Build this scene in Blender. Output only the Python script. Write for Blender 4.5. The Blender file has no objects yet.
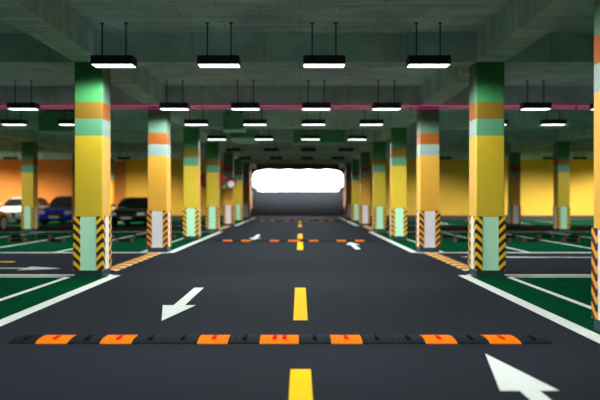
import bpy, bmesh, math, random
from mathutils import Vector, Matrix
random.seed(4)
scene = bpy.context.scene
COL = scene.collection

def lin(c):
    return tuple(((v/255)/12.92 if v/255 <= .04045 else ((v/255+.055)/1.055)**2.4) for v in c) + (1,)

# ------------------------------------------------------------ camera
F = 670.0            # focal length in pixels of the 600 px wide frame
cam_data = bpy.data.cameras.new('camera')
cam = bpy.data.objects.new('camera', cam_data)
COL.objects.link(cam)
cam.location = (0, 0, 1.3)
cam.rotation_euler = (math.radians(90), 0, 0)
cam_data.sensor_width = 36
cam_data.lens = 36*F/600
cam_data.shift_y = -1/600
cam_data.clip_end = 300
cam_data.dof.use_dof = True
cam_data.dof.focus_distance = 8.0
cam_data.dof.aperture_fstop = 0.95
scene.camera = cam

# ------------------------------------------------------------ daylight outside the exit, exposure
world = bpy.data.worlds.new('world')
scene.world = world
world.use_nodes = True
world.node_tree.nodes['Background'].inputs[0].default_value = (.93, .97, 1, 1)
world.node_tree.nodes['Background'].inputs[1].default_value = 10.0
scene.view_settings.view_transform = 'Standard'
scene.view_settings.look = 'None'
scene.view_settings.gamma = 1
scene.view_settings.use_curve_mapping = False
scene.view_settings.exposure = 0.0
LAMP = 4.0           # radiance of the diffuser face
BULB = 250.0         # watts of the lamp behind it
FAR_SPOT = 260.0     # watts of the spot added inside an unlit far lamp
#         # glow of a pendant diffuser

# ------------------------------------------------------------ materials
def mat(name, rgb, rough=.6, var=0.0, scale=8, metal=0.0, spec=.5, bump=0.0, bscale=60, emit=None, es=0):
    m = bpy.data.materials.new(name)
    m.use_nodes = True
    nt = m.node_tree
    b = nt.nodes['Principled BSDF']
    c = lin(rgb)
    b.inputs['Base Color'].default_value = c
    b.inputs['Roughness'].default_value = rough
    b.inputs['Metallic'].default_value = metal
    b.inputs['Specular IOR Level'].default_value = spec
    tc = nt.nodes.new('ShaderNodeTexCoord')
    if var:
        n = nt.nodes.new('ShaderNodeTexNoise')
        n.inputs['Scale'].default_value = scale
        n.inputs['Detail'].default_value = 6
        n.inputs['Roughness'].default_value = .65
        nt.links.new(tc.outputs['Object'], n.inputs['Vector'])
        r = nt.nodes.new('ShaderNodeMapRange')
        r.inputs['From Min'].default_value = .3
        r.inputs['From Max'].default_value = .7
        r.inputs['To Min'].default_value = 1-var
        r.inputs['To Max'].default_value = 1+var
        nt.links.new(n.outputs['Fac'], r.inputs['Value'])
        x = nt.nodes.new('ShaderNodeVectorMath')
        x.operation = 'SCALE'
        x.inputs[0].default_value = c[:3]
        nt.links.new(r.outputs[0], x.inputs['Scale'])
        nt.links.new(x.outputs[0], b.inputs['Base Color'])
    if bump:
        n2 = nt.nodes.new('ShaderNodeTexNoise')
        n2.inputs['Scale'].default_value = bscale
        n2.inputs['Detail'].default_value = 4
        nt.links.new(tc.outputs['Object'], n2.inputs['Vector'])
        bp = nt.nodes.new('ShaderNodeBump')
        bp.inputs['Strength'].default_value = bump
        bp.inputs['Distance'].default_value = .02
        nt.links.new(n2.outputs['Fac'], bp.inputs['Height'])
        nt.links.new(bp.outputs[0], b.inputs['Normal'])
    if emit:
        b.inputs['Emission Color'].default_value = lin(emit)
        b.inputs['Emission Strength'].default_value = es
    return m

def stripe_mat(name, ca, cb, period, mode):
    """diagonal hazard stripes; mode 'corner' peaks at the object's corner, 'flat' runs over the floor"""
    m = bpy.data.materials.new(name)
    m.use_nodes = True
    nt = m.node_tree
    b = nt.nodes['Principled BSDF']
    b.inputs['Roughness'].default_value = .5
    tc = nt.nodes.new('ShaderNodeTexCoord')
    s = nt.nodes.new('ShaderNodeSeparateXYZ')
    nt.links.new(tc.outputs['Object'], s.inputs[0])
    def mth(op, a, bb=None):
        n = nt.nodes.new('ShaderNodeMath'); n.operation = op
        for i, v in enumerate((a, bb)):
            if v is None: continue
            if isinstance(v, (int, float)): n.inputs[i].default_value = v
            else: nt.links.new(v, n.inputs[i])
        return n.outputs[0]
    if mode == 'corner':
        d = mth('ADD', mth('ABSOLUTE', s.outputs[0]), mth('ABSOLUTE', s.outputs[1]))
        t = mth('ADD', s.outputs[2], mth('MULTIPLY', d, 1.0))
    else:
        t = mth('ADD', s.outputs[1], mth('MULTIPLY', s.outputs[0], 1.3))
    fr = mth('FRACT', mth('ADD', mth('DIVIDE', t, period), 50.0))
    gt = mth('GREATER_THAN', fr, .5)
    mx = nt.nodes.new('ShaderNodeMix'); mx.data_type = 'RGBA'
    nt.links.new(gt, mx.inputs['Factor'])
    mx.inputs['A'].default_value = lin(ca)
    mx.inputs['B'].default_value = lin(cb)
    nt.links.new(mx.outputs['Result'], b.inputs['Base Color'])
    return m

def concrete_mat(name, rgb, var=.22):
    """cast concrete with board joints and blotches"""
    m = mat(name, rgb, .8, var, 1.6, bump=.25, bscale=14)
    nt = m.node_tree
    b = nt.nodes['Principled BSDF']
    src = b.inputs['Base Color'].links[0].from_socket
    tc = [n for n in nt.nodes if n.type == 'TEX_COORD'][0]
    br = nt.nodes.new('ShaderNodeTexBrick')
    br.inputs['Scale'].default_value = .42
    br.inputs['Mortar Size'].default_value = .006
    br.inputs['Color1'].default_value = (1, 1, 1, 1)
    br.inputs['Color2'].default_value = (.93, .93, .93, 1)
    br.inputs['Mortar'].default_value = (.74, .74, .74, 1)
    nt.links.new(tc.outputs['Object'], br.inputs['Vector'])
    mp = nt.nodes.new('ShaderNodeMapping')
    mp.inputs['Scale'].default_value = (.5, 5, 1)
    n2 = nt.nodes.new('ShaderNodeTexNoise')
    n2.inputs['Scale'].default_value = 1.2
    n2.inputs['Detail'].default_value = 5
    nt.links.new(tc.outputs['Object'], mp.inputs[0]); nt.links.new(mp.outputs[0], n2.inputs['Vector'])
    r = nt.nodes.new('ShaderNodeMapRange')
    r.inputs['From Min'].default_value = .3; r.inputs['From Max'].default_value = .7
    r.inputs['To Min'].default_value = .82; r.inputs['To Max'].default_value = 1.15
    nt.links.new(n2.outputs['Fac'], r.inputs[0])
    a = nt.nodes.new('ShaderNodeVectorMath'); a.operation = 'MULTIPLY'
    nt.links.new(src, a.inputs[0]); nt.links.new(br.outputs['Color'], a.inputs[1])
    c = nt.nodes.new('ShaderNodeVectorMath'); c.operation = 'SCALE'
    nt.links.new(a.outputs[0], c.inputs[0]); nt.links.new(r.outputs[0], c.inputs['Scale'])
    nt.links.new(c.outputs[0], b.inputs['Base Color'])
    return m

M = {}
M['concrete'] = concrete_mat('concrete_ceiling', (188, 224, 220))
M['asphalt'] = mat('asphalt', (35, 39, 46), .75, .16, 45, spec=.008, bump=.35, bscale=140)
M['green_floor'] = mat('green_floor_paint', (8, 62, 38), .45, .16, 2.5, spec=0, bump=.05, bscale=30)
M['white_paint'] = mat('white_road_paint', (206, 214, 210), .7, .07, 14, spec=.03)
M['yellow_paint'] = mat('yellow_road_paint', (244, 186, 0), .7, .08, 14, spec=.02)
M['wall_yellow'] = mat('ochre_wall', (236, 190, 66), .8, .06, .8)
M['wall_orange'] = mat('orange_wall', (206, 130, 56), .8, .06, .8)
M['wall_base'] = mat('grey_wall_base', (60, 66, 68), .8, .1, 2)
M['dark_wall'] = mat('dark_concrete_wall', (60, 64, 64), .85, .2, 1.5)
M['ramp'] = mat('ramp_concrete', (36, 36, 39), .9, .15, 2, spec=.0)
# column colours, scheme a (green light painted in) and scheme b (orange)
M['a_top'] = mat('column_green_lit_top', (64, 146, 82), .6, .07, 3)
M['a_band'] = mat('column_green_lit_band', (134, 104, 14), .6, .06, 3)
M['a_light'] = mat('column_green_lit_pale', (92, 158, 118), .6, .05, 3)
M['a_main'] = mat('column_green_lit_main', (214, 184, 36), .6, .05, 3)
M['a_panel'] = mat('column_green_lit_panel', (190, 250, 214), .5, .04, 3)
M['a_foot'] = mat('column_green_lit_foot', (18, 62, 52), .5, .1, 5)
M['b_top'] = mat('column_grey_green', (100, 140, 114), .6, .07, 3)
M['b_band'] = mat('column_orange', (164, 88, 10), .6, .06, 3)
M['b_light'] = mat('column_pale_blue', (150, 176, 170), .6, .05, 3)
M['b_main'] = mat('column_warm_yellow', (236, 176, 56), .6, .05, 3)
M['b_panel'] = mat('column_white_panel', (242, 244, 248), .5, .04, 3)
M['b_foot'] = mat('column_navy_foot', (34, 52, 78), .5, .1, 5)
M['guard_a'] = stripe_mat('yellow_black_guard', (22, 20, 16), (246, 190, 20), .15, 'corner')
M['guard_b'] = stripe_mat('orange_black_guard', (22, 20, 16), (250, 168, 40), .15, 'corner')
M['hump_stripe'] = stripe_mat('yellow_black_hump', (26, 26, 26), (246, 176, 40), .46, 'flat')
M['rubber_dark'] = mat('dark_rubber', (12, 26, 30), .8, .15, 20, spec=.05)
M['rubber_orange'] = mat('orange_rubber', (240, 116, 3), .8, .06, 20, spec=.03)
M['stop_end'] = mat('worn_orange_rubber', (84, 40, 20), .6, .15, 20)
M['reflector_red'] = mat('red_reflector', (205, 30, 12), .9, spec=.02)
M['reflector_black'] = mat('black_reflector', (8, 10, 12), .9, spec=.02)
M['black'] = mat('black_lamp_metal', (26, 27, 29), .5)
M['diffuser'] = mat('lamp_diffuser', (255, 255, 255), .5, emit=(246, 255, 252), es=LAMP)
M['slab_glow'] = mat('added_slab_glow', (255, 255, 255), .5, emit=(225, 250, 255), es=1.2)
M['diffuser_off'] = mat('lamp_diffuser_off', (150, 152, 150), .5)
M['tube_pink'] = mat('pink_light_tube', (90, 8, 50), .4, emit=(225, 20, 130), es=.75)
M['tube_pale'] = mat('pale_pink_light_tube', (210, 90, 140), .4, emit=(215, 70, 130), es=.42)
M['duct'] = mat('green_duct_metal', (84, 160, 116), .45, .12, 3)
M['duct_lit'] = mat('lit_duct_metal', (160, 236, 208), .4, .1, 3)  # paler copy of the duct colour, light on the underside painted in
M['sign_red'] = mat('red_sign_face', (92, 4, 10), .5)
M['sign_white'] = mat('white_sign_face', (235, 240, 235), .4)
M['sign_green'] = mat('green_sign_face', (60, 190, 110), .4)
M['tyre'] = mat('tyre_rubber', (14, 14, 15), .8)
M['rim'] = mat('alloy_rim', (200, 206, 210), .3, metal=.4)
M['glass'] = mat('car_glass', (12, 16, 20), .12)
M['lamp_glass'] = mat('headlight_glass', (225, 230, 235), .15)
M['grille'] = mat('car_grille', (12, 12, 14), .5)
M['plate'] = mat('blank_number_plate', (210, 212, 205), .5)
M['paint_blue'] = mat('blue_car_paint', (16, 44, 220), .25)
M['paint_white'] = mat('silver_white_car_paint', (150, 156, 160), .25)
M['paint_black'] = mat('black_car_paint', (12, 14, 16), .2)
M['paint_orange'] = mat('orange_car_paint', (240, 130, 24), .3)

# ------------------------------------------------------------ mesh helpers
def mesh_obj(name, bm, mats, parent=None, loc=(0, 0, 0), smooth=False):
    bmesh.ops.recalc_face_normals(bm, faces=bm.faces)
    me = bpy.data.meshes.new(name)
    bm.to_mesh(me); bm.free()
    if not isinstance(mats, (list, tuple)): mats = [mats]
    for m in mats: me.materials.append(m)
    if smooth:
        for p in me.polygons: p.use_smooth = True
    o = bpy.data.objects.new(name, me)
    COL.objects.link(o)
    o.location = loc
    if parent: o.parent = parent
    return o

def box(bm, x0, x1, y0, y1, z0, z1, mi=0, bevel=0.0):
    r = bmesh.ops.create_cube(bm, size=1)
    for v in r['verts']:
        v.co = Vector(((x0+x1)/2+v.co.x*(x1-x0), (y0+y1)/2+v.co.y*(y1-y0), (z0+z1)/2+v.co.z*(z1-z0)))
    fs = set(f for v in r['verts'] for f in v.link_faces)
    for f in fs: f.material_index = mi
    if bevel:
        es = list(set(e for f in fs for e in f.edges))
        bmesh.ops.bevel(bm, geom=es, offset=bevel, segments=2, affect='EDGES', profile=.6, material=-1)

def cyl(bm, p0, p1, r, seg=12, r2=None, mi=0):
    p0, p1 = Vector(p0), Vector(p1)
    d = p1-p0
    q = Vector((0, 0, 1)).rotation_difference(d.normalized())
    mt = Matrix.Translation((p0+p1)/2) @ q.to_matrix().to_4x4()
    rr = bmesh.ops.create_cone(bm, cap_ends=True, segments=seg, radius1=r, radius2=r if r2 is None else r2, depth=d.length, matrix=mt)
    for f in set(f for v in rr['verts'] for f in v.link_faces): f.material_index = mi

def prism(bm, pts, z0, z1, mi=0):
    """extrude a plan polygon between two heights"""
    a = [bm.verts.new((x, y, z0)) for x, y in pts]
    b = [bm.verts.new((x, y, z1)) for x, y in pts]
    fs = [bm.faces.new(a[::-1]), bm.faces.new(b)]
    n = len(pts)
    for i in range(n): fs.append(bm.faces.new((a[i], a[(i+1) % n], b[(i+1) % n], b[i])))
    for f in fs: f.material_index = mi

def empty(name, loc, rz=0):
    o = bpy.data.objects.new(name, None)
    COL.objects.link(o)
    o.empty_display_size = .2
    o.location = loc; o.rotation_euler = (0, 0, rz)
    return o

def tag(o, label, cat, group=None):
    o['label'] = label; o['category'] = cat
    if group: o['group'] = group
    return o

def struct(name, bm, mats):
    o = mesh_obj(name, bm, mats)
    o['kind'] = 'structure'
    return o

def copy_tree(o, parent=None):
    c = o.copy(); COL.objects.link(c)
    if parent: c.parent = parent
    for ch in list(o.children): copy_tree(ch, c)
    return c

# ------------------------------------------------------------ the building
CW = .47
LX, RX = -3.74, 2.92                 # outer/inner west edges of the two road-side column rows
ROWS = [6.2, 11.1, 16.3, 21.3, 26.5, 32.4, 37.6, 43.0]
XROWS = [-11.02, LX, RX, 10.2]
SL = 4.05; BB = 3.57
WX0, WX1, Y0, Y1, YE = -19.5, 19.5, -6.0, 40.2, 50.0

bm = bmesh.new(); box(bm, WX0, WX1, Y0, YE+.1, -.2, 0); struct('floor', bm, M['asphalt'])
# painted green bay areas
def green(x0, x1, y0, y1):
    bm = bmesh.new(); box(bm, x0, x1, y0, y1, 0, .002); struct('floor', bm, M['green_floor'])
for y0, y1 in ((Y0, 11.25), (16.35, 26.4), (32.6, 40.0)):
    green(WX0, -3.22, y0, y1); green(2.86, WX1, y0, y1)
for x0, x1 in ((-3.78, -3.22), (2.86, 3.45)):
    green(x0, x1, 40.0, 46)

bm = bmesh.new(); box(bm, WX0, WX1, Y0, YE+3, SL, SL+.25); struct('ceiling', bm, M['concrete'])
for x in XROWS:
    bm = bmesh.new()
    box(bm, x, x+CW, Y0, (YE if x in (LX, RX) else Y1-.2), BB, SL); struct('ceiling', bm, M['concrete'])
edges = [WX0]+[e for x in XROWS for e in (x, x+CW)]+[WX1]
for y in [1.2]+ROWS:
    for i in range(0, len(edges), 2):
        if y > 40 and i != 4: continue
        bm = bmesh.new(); box(bm, edges[i], edges[i+1], y, y+CW, BB, SL); struct('ceiling', bm, M['concrete'])

def wall(name, x0, x1, y0, y1, m, z0=0, z1=SL):
    bm = bmesh.new(); box(bm, x0, x1, y0, y1, z0, z1); return struct(name, bm, m)
wall('wall_left', WX0-.2, WX0, Y0, Y1, M['wall_yellow'])
wall('wall_right', WX1, WX1+.2, Y0, Y1, M['wall_yellow'])
wall('wall_rear', WX0, WX1, Y0-.2, Y0, M['dark_wall'])
wall('wall_front_left', -10.4, -3.8, 40, 40.2, M['wall_yellow'])
wall('wall_front_left', WX0, -10.4, 40, 40.2, M['wall_orange'])  # orange colour stands in for warmer light on this stretch
wall('wall_front_right', 3.47, WX1, 40, 40.2, M['wall_yellow'])
wall('baseboard_left', WX0, -3.8, 39.94, 39.998, M['wall_base'], 0, .32)
wall('baseboard_right', 3.47, WX1, 39.94, 39.998, M['wall_base'], 0, .32)
wall('wall_passage_left', -4.0, -3.8, 40.2, 53, M['wall_orange'])
wall('wall_passage_right', 3.47, 3.67, 40.2, 53, M['wall_orange'])

# exit portal: header arches put the scalloped blur of the glare into the shape
PY = 52.6
xl, xr, zt, zb = -3.8, 3.47, 3.56, 3.0
FIL = [(.5, 1.93), (.35, 1.97), (.22, 2.06), (.13, 2.2), (.08, 2.4)]
pts = [(xl, 4.05), (xl, 1.9), (xl+.5, 1.9)]
pts += [(xl+a, z) for a, z in FIL]
pts += [(xl+.08+.5*(1-math.cos(t)), 3.02+.5*math.sin(t)) for t in [i*math.pi/2/6 for i in range(7)]]
x0 = xl+.58; x1 = xr-.58
N = 4
for k in range(N):
    a, b = x0+(x1-x0)*k/N, x0+(x1-x0)*(k+1)/N
    for i in range(1, 8):
        t = i/8
        pts.append((a+(b-a)*t, 3.52+.11*math.sin(math.pi*t)))
pts += [(xr-.08-.5*(1-math.cos(t)), 3.02+.5*math.sin(t)) for t in [i*math.pi/2/6 for i in range(6, -1, -1)]]
pts += [(xr-a, z) for a, z in FIL[::-1]]
pts += [(xr-.5, 1.9), (xr, 1.9), (xr, 4.05)]
bm = bmesh.new()
a = [bm.verts.new((x, PY, z)) for x, z in pts]; b = [bm.verts.new((x, PY+.4, z)) for x, z in pts]
bm.faces.new(a); bm.faces.new(b[::-1])
for i in range(len(pts)): j = (i+1) % len(pts); bm.faces.new((a[i], a[j], b[j], b[i]))
struct('wall_exit', bm, M['dark_wall'])
# ramp out of the garage, added so daylight grades it like the exit glow
bm = bmesh.new()
prof = [(YE+.1, 0), (57.8, 1.98), (64, 2.0), (64, -.2), (YE+.1, -.2)]
a = [bm.verts.new((-4.0, y, z)) for y, z in prof]; b = [bm.verts.new((3.67, y, z)) for y, z in prof]
bm.faces.new(a); bm.faces.new(b[::-1])
for i in range(5): j = (i+1) % 5; bm.faces.new((a[i], a[j], b[j], b[i]))
struct('floor', bm, M['ramp'])
bm = bmesh.new(); box(bm, -60, 60, 64, 180, 1.8, 2.0); struct('floor', bm, M['ramp'])  # unseen ground outside, added to stop sky light from below
wall('wall_ramp_left', -4.2, -4.0, 53, 64, M['dark_wall'], -.2, 2.4)
wall('wall_ramp_right', 3.67, 3.87, 53, 64, M['dark_wall'], -.2, 2.4)

# ------------------------------------------------------------ columns
def shaft_mesh(front, side):
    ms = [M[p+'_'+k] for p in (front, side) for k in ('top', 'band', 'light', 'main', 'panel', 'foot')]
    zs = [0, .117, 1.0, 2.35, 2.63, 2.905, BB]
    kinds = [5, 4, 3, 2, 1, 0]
    bm = bmesh.new()
    h, c = CW/2, .012
    ring = [(-h+c, -h), (h-c, -h), (h, -h+c), (h, h-c), (h-c, h), (-h+c, h), (-h, h-c), (-h, -h+c)]
    lv = [[bm.verts.new((x, y, z)) for x, y in ring] for z in zs]
    for k in range(len(zs)-1):
        for i in range(8):
            j = (i+1) % 8
            f = bm.faces.new((lv[k][i], lv[k][j], lv[k+1][j], lv[k+1][i]))
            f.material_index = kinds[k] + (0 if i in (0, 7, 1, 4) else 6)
    bm.faces.new(lv[0][::-1]); bm.faces.new(lv[-1])
    return bm, ms

def guard_bm(sx, sy):
    """L-shaped rubber corner protector; origin on the column's corner"""
    bm = bmesh.new()
    w, t = .1, .016
    p = [(-w, 0), (0, 0), (0, -w), (t, -w), (t, t*.45), (t*.45, t), (-w, t)]
    p = [(x*sx, y*sy) for x, y in p]
    # tapered top and bottom rims
    z = [(.119, .0), (1.012, 0)]
    prism(bm, p, .119, 1.012)
    return bm

def make_column(front, side, gm):
    root = empty('concrete_column', (0, 0, 0))
    bm, ms = shaft_mesh(front, side)
    mesh_obj('column_shaft', bm, ms, root)
    for sx in (-1, 1):
        for sy in (-1, 1):
            g = mesh_obj('corner_guard', guard_bm(sx, sy), gm, root, (sx*CW/2, sy*CW/2, 0))
    return root
protoA = make_column('a', 'b', M['guard_a'])  # fronts carry the painted green light, sides the orange scheme
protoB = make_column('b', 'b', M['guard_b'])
used = {'a': False, 'b': False}
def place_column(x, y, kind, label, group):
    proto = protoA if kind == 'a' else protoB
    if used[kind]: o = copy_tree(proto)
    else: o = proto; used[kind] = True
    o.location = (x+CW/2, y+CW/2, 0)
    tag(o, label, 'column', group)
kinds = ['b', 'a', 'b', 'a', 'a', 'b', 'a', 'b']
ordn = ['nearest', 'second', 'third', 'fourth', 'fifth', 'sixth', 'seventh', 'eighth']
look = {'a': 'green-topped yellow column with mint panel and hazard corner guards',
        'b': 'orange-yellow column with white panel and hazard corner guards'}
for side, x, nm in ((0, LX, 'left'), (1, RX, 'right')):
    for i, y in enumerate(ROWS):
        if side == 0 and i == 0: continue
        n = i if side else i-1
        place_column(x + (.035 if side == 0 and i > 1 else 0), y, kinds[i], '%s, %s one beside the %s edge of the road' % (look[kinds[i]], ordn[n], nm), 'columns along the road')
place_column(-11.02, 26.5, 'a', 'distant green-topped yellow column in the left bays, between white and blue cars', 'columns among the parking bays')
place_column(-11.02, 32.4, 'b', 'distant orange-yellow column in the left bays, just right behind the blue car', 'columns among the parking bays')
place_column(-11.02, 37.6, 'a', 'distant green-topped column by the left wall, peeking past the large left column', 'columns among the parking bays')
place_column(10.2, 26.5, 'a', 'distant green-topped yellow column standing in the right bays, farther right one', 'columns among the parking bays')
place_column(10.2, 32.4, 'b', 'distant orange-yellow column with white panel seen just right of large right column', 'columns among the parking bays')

# ------------------------------------------------------------ pendant lamps
def make_lamp(dm):
    root = empty('pendant_lamp', (0, 0, SL))
    w, d = .325, .15
    z0, z1 = 3.375-SL, 3.515-SL
    bm = bmesh.new()
    box(bm, -w, w, -d, d, z0+.02, z1, bevel=.012)
    box(bm, -w, w, -d, -d+.012, z0, z0+.03); box(bm, -w, w, d-.012, d, z0, z0+.03)
    box(bm, -w, -w+.012, -d, d, z0, z0+.03); box(bm, w-.012, w, -d, d, z0, z0+.03); mesh_obj('lamp_housing', bm, M['black'], root)
    bm = bmesh.new(); box(bm, -w+.0125, w-.0125, -d+.0125, d-.0125, z0+.001, z0+.019); mesh_obj('diffuser', bm, dm, root)
    if dm is M['diffuser']:
        bm = bmesh.new(); box(bm, -.15, .15, -.06, .06, z1, z1+.004); mesh_obj('slab_glow_strip', bm, M['slab_glow'], root)  # unseen glowing strip, added to brighten the slab above
    for s in (-1, 1):
        bm = bmesh.new(); cyl(bm, (s*.185, 0, z1), (s*.185, 0, 0), .011, 10)
        cyl(bm, (s*.185, 0, -.02), (s*.185, 0, 0), .028, 12)
        mesh_obj('hanging_rod', bm, M['black'], root)
    if dm is M['diffuser']:
        ld = bpy.data.lights.new('bulb', 'SPOT')
        ld.energy = BULB; ld.spot_size = math.radians(175); ld.spot_blend = .33; ld.shadow_soft_size = .12
        ld.color = (.97, 1, .98)
        lo = bpy.data.objects.new('bulb', ld); COL.objects.link(lo); lo.parent = root; lo.location = (0, 0, z0-.01)
    if dm is M['diffuser_off']:
        ld = bpy.data.lights.new('bulb', 'SPOT')  # spot added inside an unlit lamp to brighten the far end
        ld.energy = FAR_SPOT; ld.spot_size = math.radians(158); ld.spot_blend = .5; ld.shadow_soft_size = .12
        ld.color = (1, .97, .9)
        lo = bpy.data.objects.new('bulb', ld); COL.objects.link(lo); lo.parent = root; lo.location = (0, 0, z0-.03)
    return root
lampP = make_lamp(M['diffuser']); lampOff = make_lamp(M['diffuser_off'])
lu = {'on': False, 'off': False}
def place_lamp(x, y, label, on=True):
    k = 'on' if on else 'off'; p = lampP if on else lampOff
    o = copy_tree(p) if lu[k] else p
    lu[k] = True
    o.location = (x, y, SL)
    tag(o, label, 'ceiling lamp', 'lit pendant lamps' if on else 'dim far pendant lamps')
CX = [-2.90, -1.26, .375, 2.0]
RZ = [10.45, 15.5, 18.75, 23.4, 29.2, 35.2]
posn = ['leftmost', 'second from left', 'third from left', 'rightmost']
for r, y in enumerate(RZ):
    for c, x in enumerate(CX):
        place_lamp(x, y, '%s pendant lamp above the road, %s of the %s row' % ('lit black' if r < 4 else 'unlit dark', posn[c], ['nearest', 'second', 'third', 'fourth', 'fifth', 'sixth'][r]), r < 4)
for y, nm in ((15.5, 'nearer'), (18.75, 'farther')):
    for x, s in ((-8.0, 'left bays, outer one'), (-6.4, 'left bays, inner one'), (5.45, 'right bays, inner one'), (7.08, 'right bays, outer one')):
        if (x, y) == (-8.0, 15.5): continue
        place_lamp(x, y, 'lit black lamp, %s, %s row' % (s, nm))
for x, s in ((7.6, 'right far wall, nearest the road'), (13.1, 'right far wall, middle one'), (14.7, 'right far wall, rightmost one'),
             (-9.25, 'left far wall, nearest the road'), (-15.2, 'left far wall, at the photo edge')):
    place_lamp(x, 35.2, 'unlit black pendant lamp before the %s' % s, False)
wall_fill = None  # stronger spot added in the unlit lamps, tilted at the far wall
for o in [o for o in COL.objects if o.name.startswith('bulb') and o.data.energy != BULB and abs(o.parent.location.x) > 5]:
    if wall_fill is None:
        wall_fill = o.data.copy(); wall_fill.energy = 1250; wall_fill.spot_size = math.radians(122); wall_fill.spot_blend = .8
    o.data = wall_fill; o.rotation_euler = (math.radians(28), 0, 0)
# lamps added out of view to light the near columns and outer bays
for y, nm in ((5.4, 'just ahead of the camera'), (.2, 'directly over the camera')):
    for x, s in list(zip(CX, posn)):
        place_lamp(x, y, 'added unseen lamp %s, %s of its row' % (nm, s))
for y, x, nm in ((23.4, 11.4, 'inner one of the farther row'), (23.4, 13.0, 'outer one of the farther row'), (18.75, 13.0, 'inner one of the nearer row'), (18.75, 14.6, 'outer one of the nearer row')):
    for k, s in ((-1, 'left'), (1, 'right')):
        place_lamp(k*x, y, 'added unseen lamp over the outer %s bays, %s' % (s, nm))
for y, nm in ((30.0, 'nearer'), (36.5, 'farther')):
    for x, s in ((-17.8, 'left'), (17.8, 'right')):
        place_lamp(x, y, 'added unseen lamp near the far outer %s corner, %s one' % (s, nm), False)

left_wall_fill = wall_fill.copy(); left_wall_fill.energy = 1900; left_wall_fill.color = (1, .86, .68)  # warmer added spot for the left far wall
for o in [o for o in COL.objects if o.name.startswith('bulb') and o.data.energy != BULB and abs(o.parent.location.x) > 5]:
    o.data = wall_fill if o.parent.location.x > 0 else left_wall_fill; o.rotation_euler = (math.radians(28), 0, 0)

# ------------------------------------------------------------ speed bumps
def seg_bm(w, ribs):
    """ribbed rubber element: domed cross-section along y, grooves across"""
    bm = bmesh.new()
    prof = [(-.18, 0), (-.17, .01), (-.11, .024), (-.05, .03), (.05, .03), (.11, .024), (.17, .01), (.18, 0)]
    xs = []
    n = ribs
    for i in range(n):
        a = -w/2+w*i/n; s = w/n
        xs += [(a+.002, 0), (a+s*.32, 0), (a+s*.36, -.006), (a+s*.94, -.006)]
    xs[-1] = (w/2-.002, -.006)
    rows = [[bm.verts.new((x, y, max(0, z+(dz if z > .01 else 0)))) for y, z in prof] for x, dz in xs]
    for a, b in zip(rows, rows[1:]):
        for i in range(len(prof)-1): bm.faces.new((a[i], a[i+1], b[i+1], b[i]))
        bm.faces.new((a[0], b[0], b[-1], a[-1]))
    bm.faces.new(rows[0]); bm.faces.new(rows[-1][::-1])
    return bm
segs = [(-2.62, -2.38, 0), (-2.38, -2.09, 1), (-2.09, -1.80, 0), (-1.80, -1.515, 1), (-1.515, -1.22, 0), (-1.22, -.925, 0),
        (-.925, -.65, 1), (-.65, -.365, 0), (-.365, -.01, 2), (-.01, .28, 0), (.28, .565, 1), (.565, .845, 0), (.845, 1.13, 0),
        (1.13, 1.415, 1), (1.415, 1.705, 0), (1.705, 1.99, 1), (1.99, 2.27, 0)]
def make_bump(y):
    root = empty('speed_bump', (0, y, 0))
    for a, b, k in segs:
        s = mesh_obj('orange_segment' if k else 'black_segment', seg_bm(b-a, 7), M['rubber_orange' if k else 'rubber_dark'], root, ((a+b)/2, 0, 0))
        for cx in ([0] if k < 2 else [-.045, .045]):
            bm = bmesh.new(); box(bm, cx-.02, cx+.02, -.09, .05, .024, .034, bevel=.004)
            mesh_obj('reflector', bm, M['reflector_red' if k else 'reflector_black'], s)
    return root
b1 = make_bump(6.19)
tag(b1, 'black and orange ribbed rubber speed bump across the road in the foreground', 'speed bump', 'speed bumps across the road')
b2 = copy_tree(b1); b2.location.y = 20.75
tag(b2, 'black and orange rubber speed bump across the middle distance of the road', 'speed bump', 'speed bumps across the road')
b3 = copy_tree(b1); b3.location.y = 40
tag(b3, 'far blurred black and orange speed bump just before the exit ramp', 'speed bump', 'speed bumps across the road')

def lane_bump(x, y0, y1, label, flip):
    root = empty('speed_bump', (x, (y0+y1)/2, 0))
    L = (y1-y0)/2
    prof = [(-.15, 0), (-.14, .008), (-.07, .026), (0, .031), (.07, .026), (.14, .008), (.15, 0)]
    n = 6
    for k in range(n):
        bm = bmesh.new()
        a = [bm.verts.new((px, -L+2*L*k/n+.012, z)) for px, z in prof]
        b = [bm.verts.new((px, -L+2*L*(k+1)/n-.012, z)) for px, z in prof]
        for i in range(len(prof)-1): bm.faces.new((a[i], a[i+1], b[i+1], b[i]))
        bm.faces.new((a[0], a[-1], b[-1], b[0])); bm.faces.new(a); bm.faces.new(b[::-1])
        mesh_obj('striped_segment', bm, M['hump_stripe'], root)
    if flip: root.scale = (-1, 1, 1)
    tag(root, label, 'speed bump', 'striped speed bumps at the side lanes')
lane_bump(-3.46, 12.0, 16.0, 'yellow and black striped speed bump across the near left side lane, between columns', True)
lane_bump(3.13, 12.0, 16.0, 'yellow and black striped speed bump across the near right side lane, between columns', False)
lane_bump(-3.46, 27.3, 32.0, 'blurred striped speed bump at the farther left side lane', True)
lane_bump(3.13, 27.3, 32.0, 'blurred striped speed bump at the farther right side lane', False)

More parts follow.
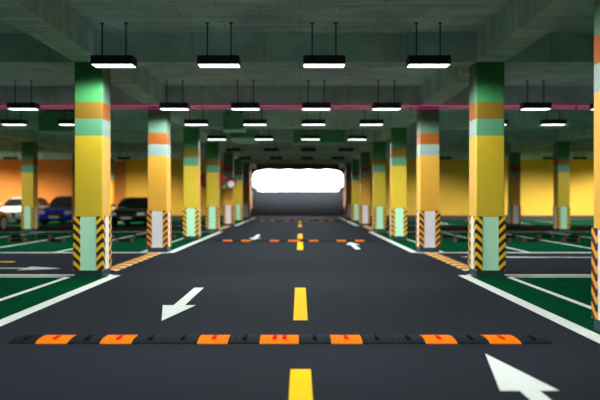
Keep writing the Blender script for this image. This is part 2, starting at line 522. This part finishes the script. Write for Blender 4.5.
# ------------------------------------------------------------ painted markings
def marking(name, pts, m, label, cat, group, z=.0045, t=.002):
    cx = sum(p[0] for p in pts)/len(pts); cy = sum(p[1] for p in pts)/len(pts)
    bm = bmesh.new(); prism(bm, [(x-cx, y-cy) for x, y in pts], 0, t)
    o = mesh_obj(name, bm, m, None, (cx, cy, z-t))
    tag(o, label, cat, group)
def rect(x0, x1, y0, y1): return [(x0, y0), (x1, y0), (x1, y1), (x0, y1)]
def arrow(x, tip, head, tail, label):
    s = [(x, tip), (x-.2, head), (x-.068, head), (x-.068, tail), (x+.068, tail), (x+.068, head), (x+.2, head)]
    marking('painted_arrow', s, M['white_paint'], label, 'road marking', 'road arrows')
arrow(-1.475, 7.14, 8.18, 9.79, 'white lane arrow left of the centre line pointing to the camera, nearer one')
arrow(1.553, 5.62, 4.53, 2.9, 'white lane arrow at the bottom right pointing away up the road')
arrow(-1.5, 21.3, 22.4, 24.4, 'small white lane arrow left of centre beyond the second speed bump')
arrow(1.5, 20.1, 19.0, 17.3, 'small white lane arrow right of centre just before second speed bump')
dl = ['nearest, cut by the bottom of the photo', 'second, just beyond the foreground speed bump', 'third, just before the second speed bump',
      'fourth, just beyond the second speed bump', 'fifth, far off near the exit', 'last, before the exit ramp']
for (a, b), l in zip([(2.4, 5.1), (7.17, 9.79), (17.1, 20.2), (22.0, 24.9), (31.2, 33.9), (36.3, 38.9)], dl):
    marking('centre_line_dash', rect(-.072, .082, a, b), M['yellow_paint'], 'yellow centre line dash, ' + l, 'road marking', 'yellow centre dashes')
for x0, x1, s in ((-3.22, -3.05, 'left'), (2.69, 2.86, 'right')):
    for y0, y1, n in ((-3, 11.4, 'near'), (16.2, 26.5, 'middle'), (32.5, 46, 'far')):
        marking('edge_line', rect(x0, x1, y0, y1), M['white_paint'], 'white line on the %s edge of the road, %s stretch' % (s, n), 'road marking', 'white road edge lines')
for x0, x1, s in ((-19, -3.22, 'left'), (2.86, 19, 'right')):
    for y0, y1, n in ((11.34, 11.52, 'near side of the first'), (16.12, 16.30, 'far side of the first'), (26.4, 26.6, 'near side of the second'), (32.4, 32.6, 'far side of the second')):
        marking('lane_border_line', rect(x0, x1, y0, y1), M['white_paint'], 'thin white line on the %s %s side lane' % (n, s), 'road marking', 'white side lane borders')
for x0, x1, s in ((-19, -3.9, 'left'), (3.5, 19, 'right')):
    marking('lane_border_line', rect(x0, x1, 11.1, 11.2), M['white_paint'], 'second thin white line at the near edge of the %s green bays' % s, 'road marking', 'white side lane borders')
# bay divider lines
num = ['first', 'second', 'third', 'fourth', 'fifth', 'sixth']
for xs, s in (([-3.85, -5.92, -8.02, -10.1, -12.2, -14.3], 'left'), ([3.47, 5.55, 7.64, 9.74, 11.85, 13.95], 'right')):
    for i, x in enumerate(xs):
        if i < 1:
            marking('bay_line', rect(x-.045, x+.045, -2, 11.14), M['white_paint'], 'white bay line on the near green floor, beside the %s column row' % s, 'road marking', 'white parking bay lines')
        marking('bay_line', rect(x-.05, x+.05, 16.32, 26.3), M['white_paint'], 'white parking bay line on the %s green floor, %s from the road' % (s, num[i]), 'road marking', 'white parking bay lines')
        marking('bay_line', rect(x-.05, x+.05, 34.6, 39.6), M['white_paint'], 'far white bay line by the %s yellow wall, %s from the road' % (s, num[i]), 'road marking', 'white parking bay lines')
# side lane arrows and dashes
marking('painted_arrow', [(-9.2, 12.62), (-9.2, 12.5), (-5.15, 12.5), (-5.15, 12.2), (-4.45, 12.5), (-5.15, 12.85), (-5.15, 12.62)], M['white_paint'], 'white arrow on the left side lane pointing right towards the road', 'road marking', 'side lane arrows')
marking('painted_arrow', [(4.45, 15.35), (3.6, 15.0), (4.45, 14.65), (4.45, 14.84), (13, 14.84), (13, 14.94), (5.6, 14.94), (4.45, 15.1)], M['white_paint'], 'white arrow on the right side lane, pointing left, mostly behind the big right column', 'road marking', 'side lane arrows')
marking('centre_line_dash', rect(-9.0, -5.9, 13.75, 13.9), M['yellow_paint'], 'thin yellow dash on the left side lane at the photo edge', 'road marking', 'yellow centre dashes')

# ------------------------------------------------------------ wheel stops
def make_stop():
    root = empty('wheel_stop', (0, 0, 0))
    prof = [(-.075, 0), (-.055, .09), (.055, .09), (.075, 0)]
    def piece(nm, x0, x1, m):
        bm = bmesh.new()
        a = [bm.verts.new((x0, y, z)) for y, z in prof]; b = [bm.verts.new((x1, y, z)) for y, z in prof]
        for i in range(4): bm.faces.new((a[i], a[(i+1) % 4], b[(i+1) % 4], b[i]))
        bm.faces.new(a); bm.faces.new(b[::-1])
        mesh_obj(nm, bm, m, root)
    piece('rubber_body', -.17, .17, M['rubber_dark'])
    piece('orange_end', -.26, -.17, M['stop_end']); piece('orange_end', .17, .26, M['stop_end'])
    return root
stop = make_stop(); first = True
cent = {'left': [-4.88, -6.97, -9.06, -11.15, -13.25], 'right': [4.5, 6.6, 8.7, 10.8, 12.9]}
for s, cs in cent.items():
    for i, c in enumerate(cs):
        for y, rn in ((20.4, 'nearer'), (22.5, 'farther')):
            for d, sn in ((-.45, 'left'), (.45, 'right')):
                if abs(c+d) > 13: continue
                o = stop if first else copy_tree(stop)
                first = False
                o.location = (c+d, y, .002)
                tag(o, 'black wheel stop with orange ends, %s wheel of the %s %s bay, %s row' % (sn, num[i], s, rn), 'wheel stop', 'wheel stops in the bays')

# ------------------------------------------------------------ pink light tubes along the second beam
root = empty('light_tube', (0, 16.2, 3.55))
for dz, r, m, n in ((0, .012, 'tube_pink', 'upper_tube'), (-.063, .008, 'tube_pale', 'lower_tube')):
    bm = bmesh.new(); cyl(bm, (-19.3, 0, dz), (19.3, 0, dz), r, 10)
    mesh_obj(n, bm, M[m], root)
for k in range(-9, 10):
    x = k*2.0+.7
    bm = bmesh.new(); box(bm, x-.01, x+.01, .0, .1, -.075, .03); mesh_obj('mounting_clip', bm, M['black'], root)
tag(root, 'glowing magenta double light tube running across under the second ceiling beam', 'light tube')

# ------------------------------------------------------------ ventilation ducts
def duct(x0, x1, y0, y1, z0, label):
    root = empty('ventilation_duct', ((x0+x1)/2, (y0+y1)/2, SL))
    w, d = (x1-x0)/2, (y1-y0)/2
    zb_, zt_ = z0-SL, 3.92-SL
    bm = bmesh.new(); box(bm, -w, w, -d, d, zb_+.03, zt_, bevel=.015); mesh_obj('duct_casing', bm, M['duct'], root)
    bm = bmesh.new(); box(bm, -w-.03, w+.03, -d-.03, d+.03, zb_-.02, zb_+.028, bevel=.008); mesh_obj('bottom_panel', bm, M['duct_lit'], root)
    for s in (-1, 1):
        bm = bmesh.new(); box(bm, s*w*.7-.02, s*w*.7+.02, -.02, .02, zt_-.01, 0); mesh_obj('hanger', bm, M['black'], root)
    tag(root, label, 'duct', 'green ventilation ducts')
duct(-2.36, -1.72, 20.55, 21.15, 3.42, 'small green ventilation duct box hanging left of centre, nearer one')
duct(-2.47, -1.62, 23.7, 26.2, 3.46, 'longer green ventilation duct left of centre, behind the smaller duct box')
duct(-.25, 1.72, 25.6, 26.35, 3.44, 'wide green ventilation duct box over the middle of the road')
duct(-8.0, -6.9, 20.5, 21.1, 3.36, 'green ventilation duct above the left bays, beside the big left column')

# ------------------------------------------------------------ hanging signs
def sign(x, y, z, r, label, extra=False):
    root = empty('hanging_sign', (x, y, SL))
    h = z-SL
    bm = bmesh.new(); cyl(bm, (0, -.025, h), (0, .025, h), r, 32); mesh_obj('sign_disc', bm, M['sign_red'], root)
    bm = bmesh.new(); cyl(bm, (0, 0, h+r-.02), (0, 0, 0), .02, 10); mesh_obj('hanging_rod', bm, M['black'], root)
    if extra:
        bm = bmesh.new(); cyl(bm, (.06, -.05, h-.06), (.06, -.026, h-.06), r*.55, 24); mesh_obj('white_disc', bm, M['sign_white'], root)
        bm = bmesh.new(); box(bm, -r*1.25, -r*.62, -.05, -.026, h-.25, h+.05); mesh_obj('green_panel', bm, M['sign_green'], root)
    tag(root, label, 'sign', 'red signs hanging on the left')
sign(-4.17, 29.8, 2.13, .33, 'dark red round sign hanging by the left columns, left one of the pair')
sign(-3.67, 30.3, 2.13, .33, 'dark red round sign hanging by the left columns, right one of the pair')
sign(-3.3, 31.6, 2.06, .3, 'red sign with white disc and green panel hanging farther along the left', True)

# ------------------------------------------------------------ cars
def loft(bm, sections):
    rings = [[bm.verts.new(p) for p in s] for s in sections]
    n = len(rings[0])
    for a, b in zip(rings, rings[1:]):
        for i in range(n): bm.faces.new((a[i], a[(i+1) % n], b[(i+1) % n], b[i]))
    bm.faces.new(rings[0][::-1]); bm.faces.new(rings[-1])
def make_car(paint, loc, rz, label, h=1.45, W=.9):
    """nose towards -y in local space, origin under the centre of the front bumper"""
    root = empty('parked_car', loc, rz)
    k = h/1.45
    # lower body stations: y, half width, bottom, belt/top height
    st = [(0, .70, .30, .58), (.06, .80, .24, .70), (.3, .87, .2, .80), (.9, W, .2, .92), (1.35, W, .2, .98), (2.6, W, .2, 1.0),
          (3.6, W, .22, 1.02), (4.15, .86, .25, .98), (4.38, .78, .32, .80)]
    sec = []
    for y, w, b, t in st:
        t *= k
        sec.append([(-w*.9, y, b), (w*.9, y, b), (w, y, b+.12), (w, y, (b+t)/2), (w*.98, y, t-.12), (w*.86, y, t-.02), (w*.5, y, t), (-w*.5, y, t), (-w*.86, y, t-.02), (-w*.98, y, t-.12), (-w, y, (b+t)/2), (-w, y, b+.12)])
    bm = bmesh.new(); loft(bm, sec); body = mesh_obj('car_body', bm, paint, root, smooth=True)
    sm = body.modifiers.new('round', 'SUBSURF'); sm.levels = 1; sm.render_levels = 1
    # glass house and roof
    gl = [(1.2, .76, .95*k, .97*k), (1.75, .70, .95*k, 1.30*k), (2.1, .66, .95*k, 1.40*k), (3.1, .66, .95*k, 1.41*k), (3.6, .68, .95*k, 1.30*k), (4.05, .72, .95*k, .99*k)]
    sec = [[(-w*1.14, y, b), (w*1.14, y, b), (w, y, t), (w*.7, y, t+.02), (-w*.7, y, t+.02), (-w, y, t)] for y, w, b, t in gl]
    bm = bmesh.new(); loft(bm, sec); mesh_obj('car_windows', bm, M['glass'], root)
    rf = [(1.85, .62, 1.37*k), (2.15, .64, 1.435*k), (3.05, .64, 1.445*k), (3.5, .62, 1.37*k)]
    sec = [[(-w, y, t-.05), (w, y, t-.05), (w*.96, y, t-.01), (w*.6, y, t+.01), (-w*.6, y, t+.01), (-w*.96, y, t-.01)] for y, w, t in rf]
    bm = bmesh.new(); loft(bm, sec); mesh_obj('car_roof', bm, paint, root)
    for s in (-1, 1):
        for y in (.85, 3.45):
            bm = bmesh.new()
            cyl(bm, (s*(W-.20), y, .33), (s*(W+.015), y, .33), .33, 28)
            w_ = mesh_obj('wheel', bm, M['tyre'], root)
            bm = bmesh.new()
            cyl(bm, (s*(W+.014), y, .33), (s*(W+.024), y, .33), .23, 24)
            mesh_obj('rim', bm, M['rim'], w_)
        bm = bmesh.new()
        box(bm, s*.66-.17, s*.66+.17, -.02, .16, .56*k, .70*k, bevel=.03)
        mesh_obj('headlight', bm, M['lamp_glass'], root)
        bm = bmesh.new(); box(bm, s*1.0-.09, s*1.0+.09, 1.42, 1.56, .98*k, 1.1*k, bevel=.03)
        mesh_obj('wing_mirror', bm, paint, root)
    bm = bmesh.new(); box(bm, -.42, .42, -.03, .1, .34, .62*k, bevel=.03); g = mesh_obj('grille', bm, M['grille'], root)
    bm = bmesh.new(); box(bm, -.25, .25, -.045, -.031, .36, .46); mesh_obj('number_plate', bm, M['plate'], root)
    tag(root, label, 'car', 'cars parked on the left')
    return root
make_car(M['paint_blue'], (-12.1, 33.0, 0.0045), 0, 'bright blue car parked facing the camera, left of the big left column')
make_car(M['paint_white'], (-15.3, 35.0, 0.0045), 0, 'silver white car parked between the orange car and blue car', 1.4)
make_car(M['paint_black'], (-8.1, 31.2, 0.0045), 0, 'black car parked between the two nearest left columns', 1.38)
make_car(M['paint_orange'], (-12.75, 27.6, 0.0045), math.pi, 'orange car cut off by the left edge of the photo, only wheel and flank showing', 1.42)
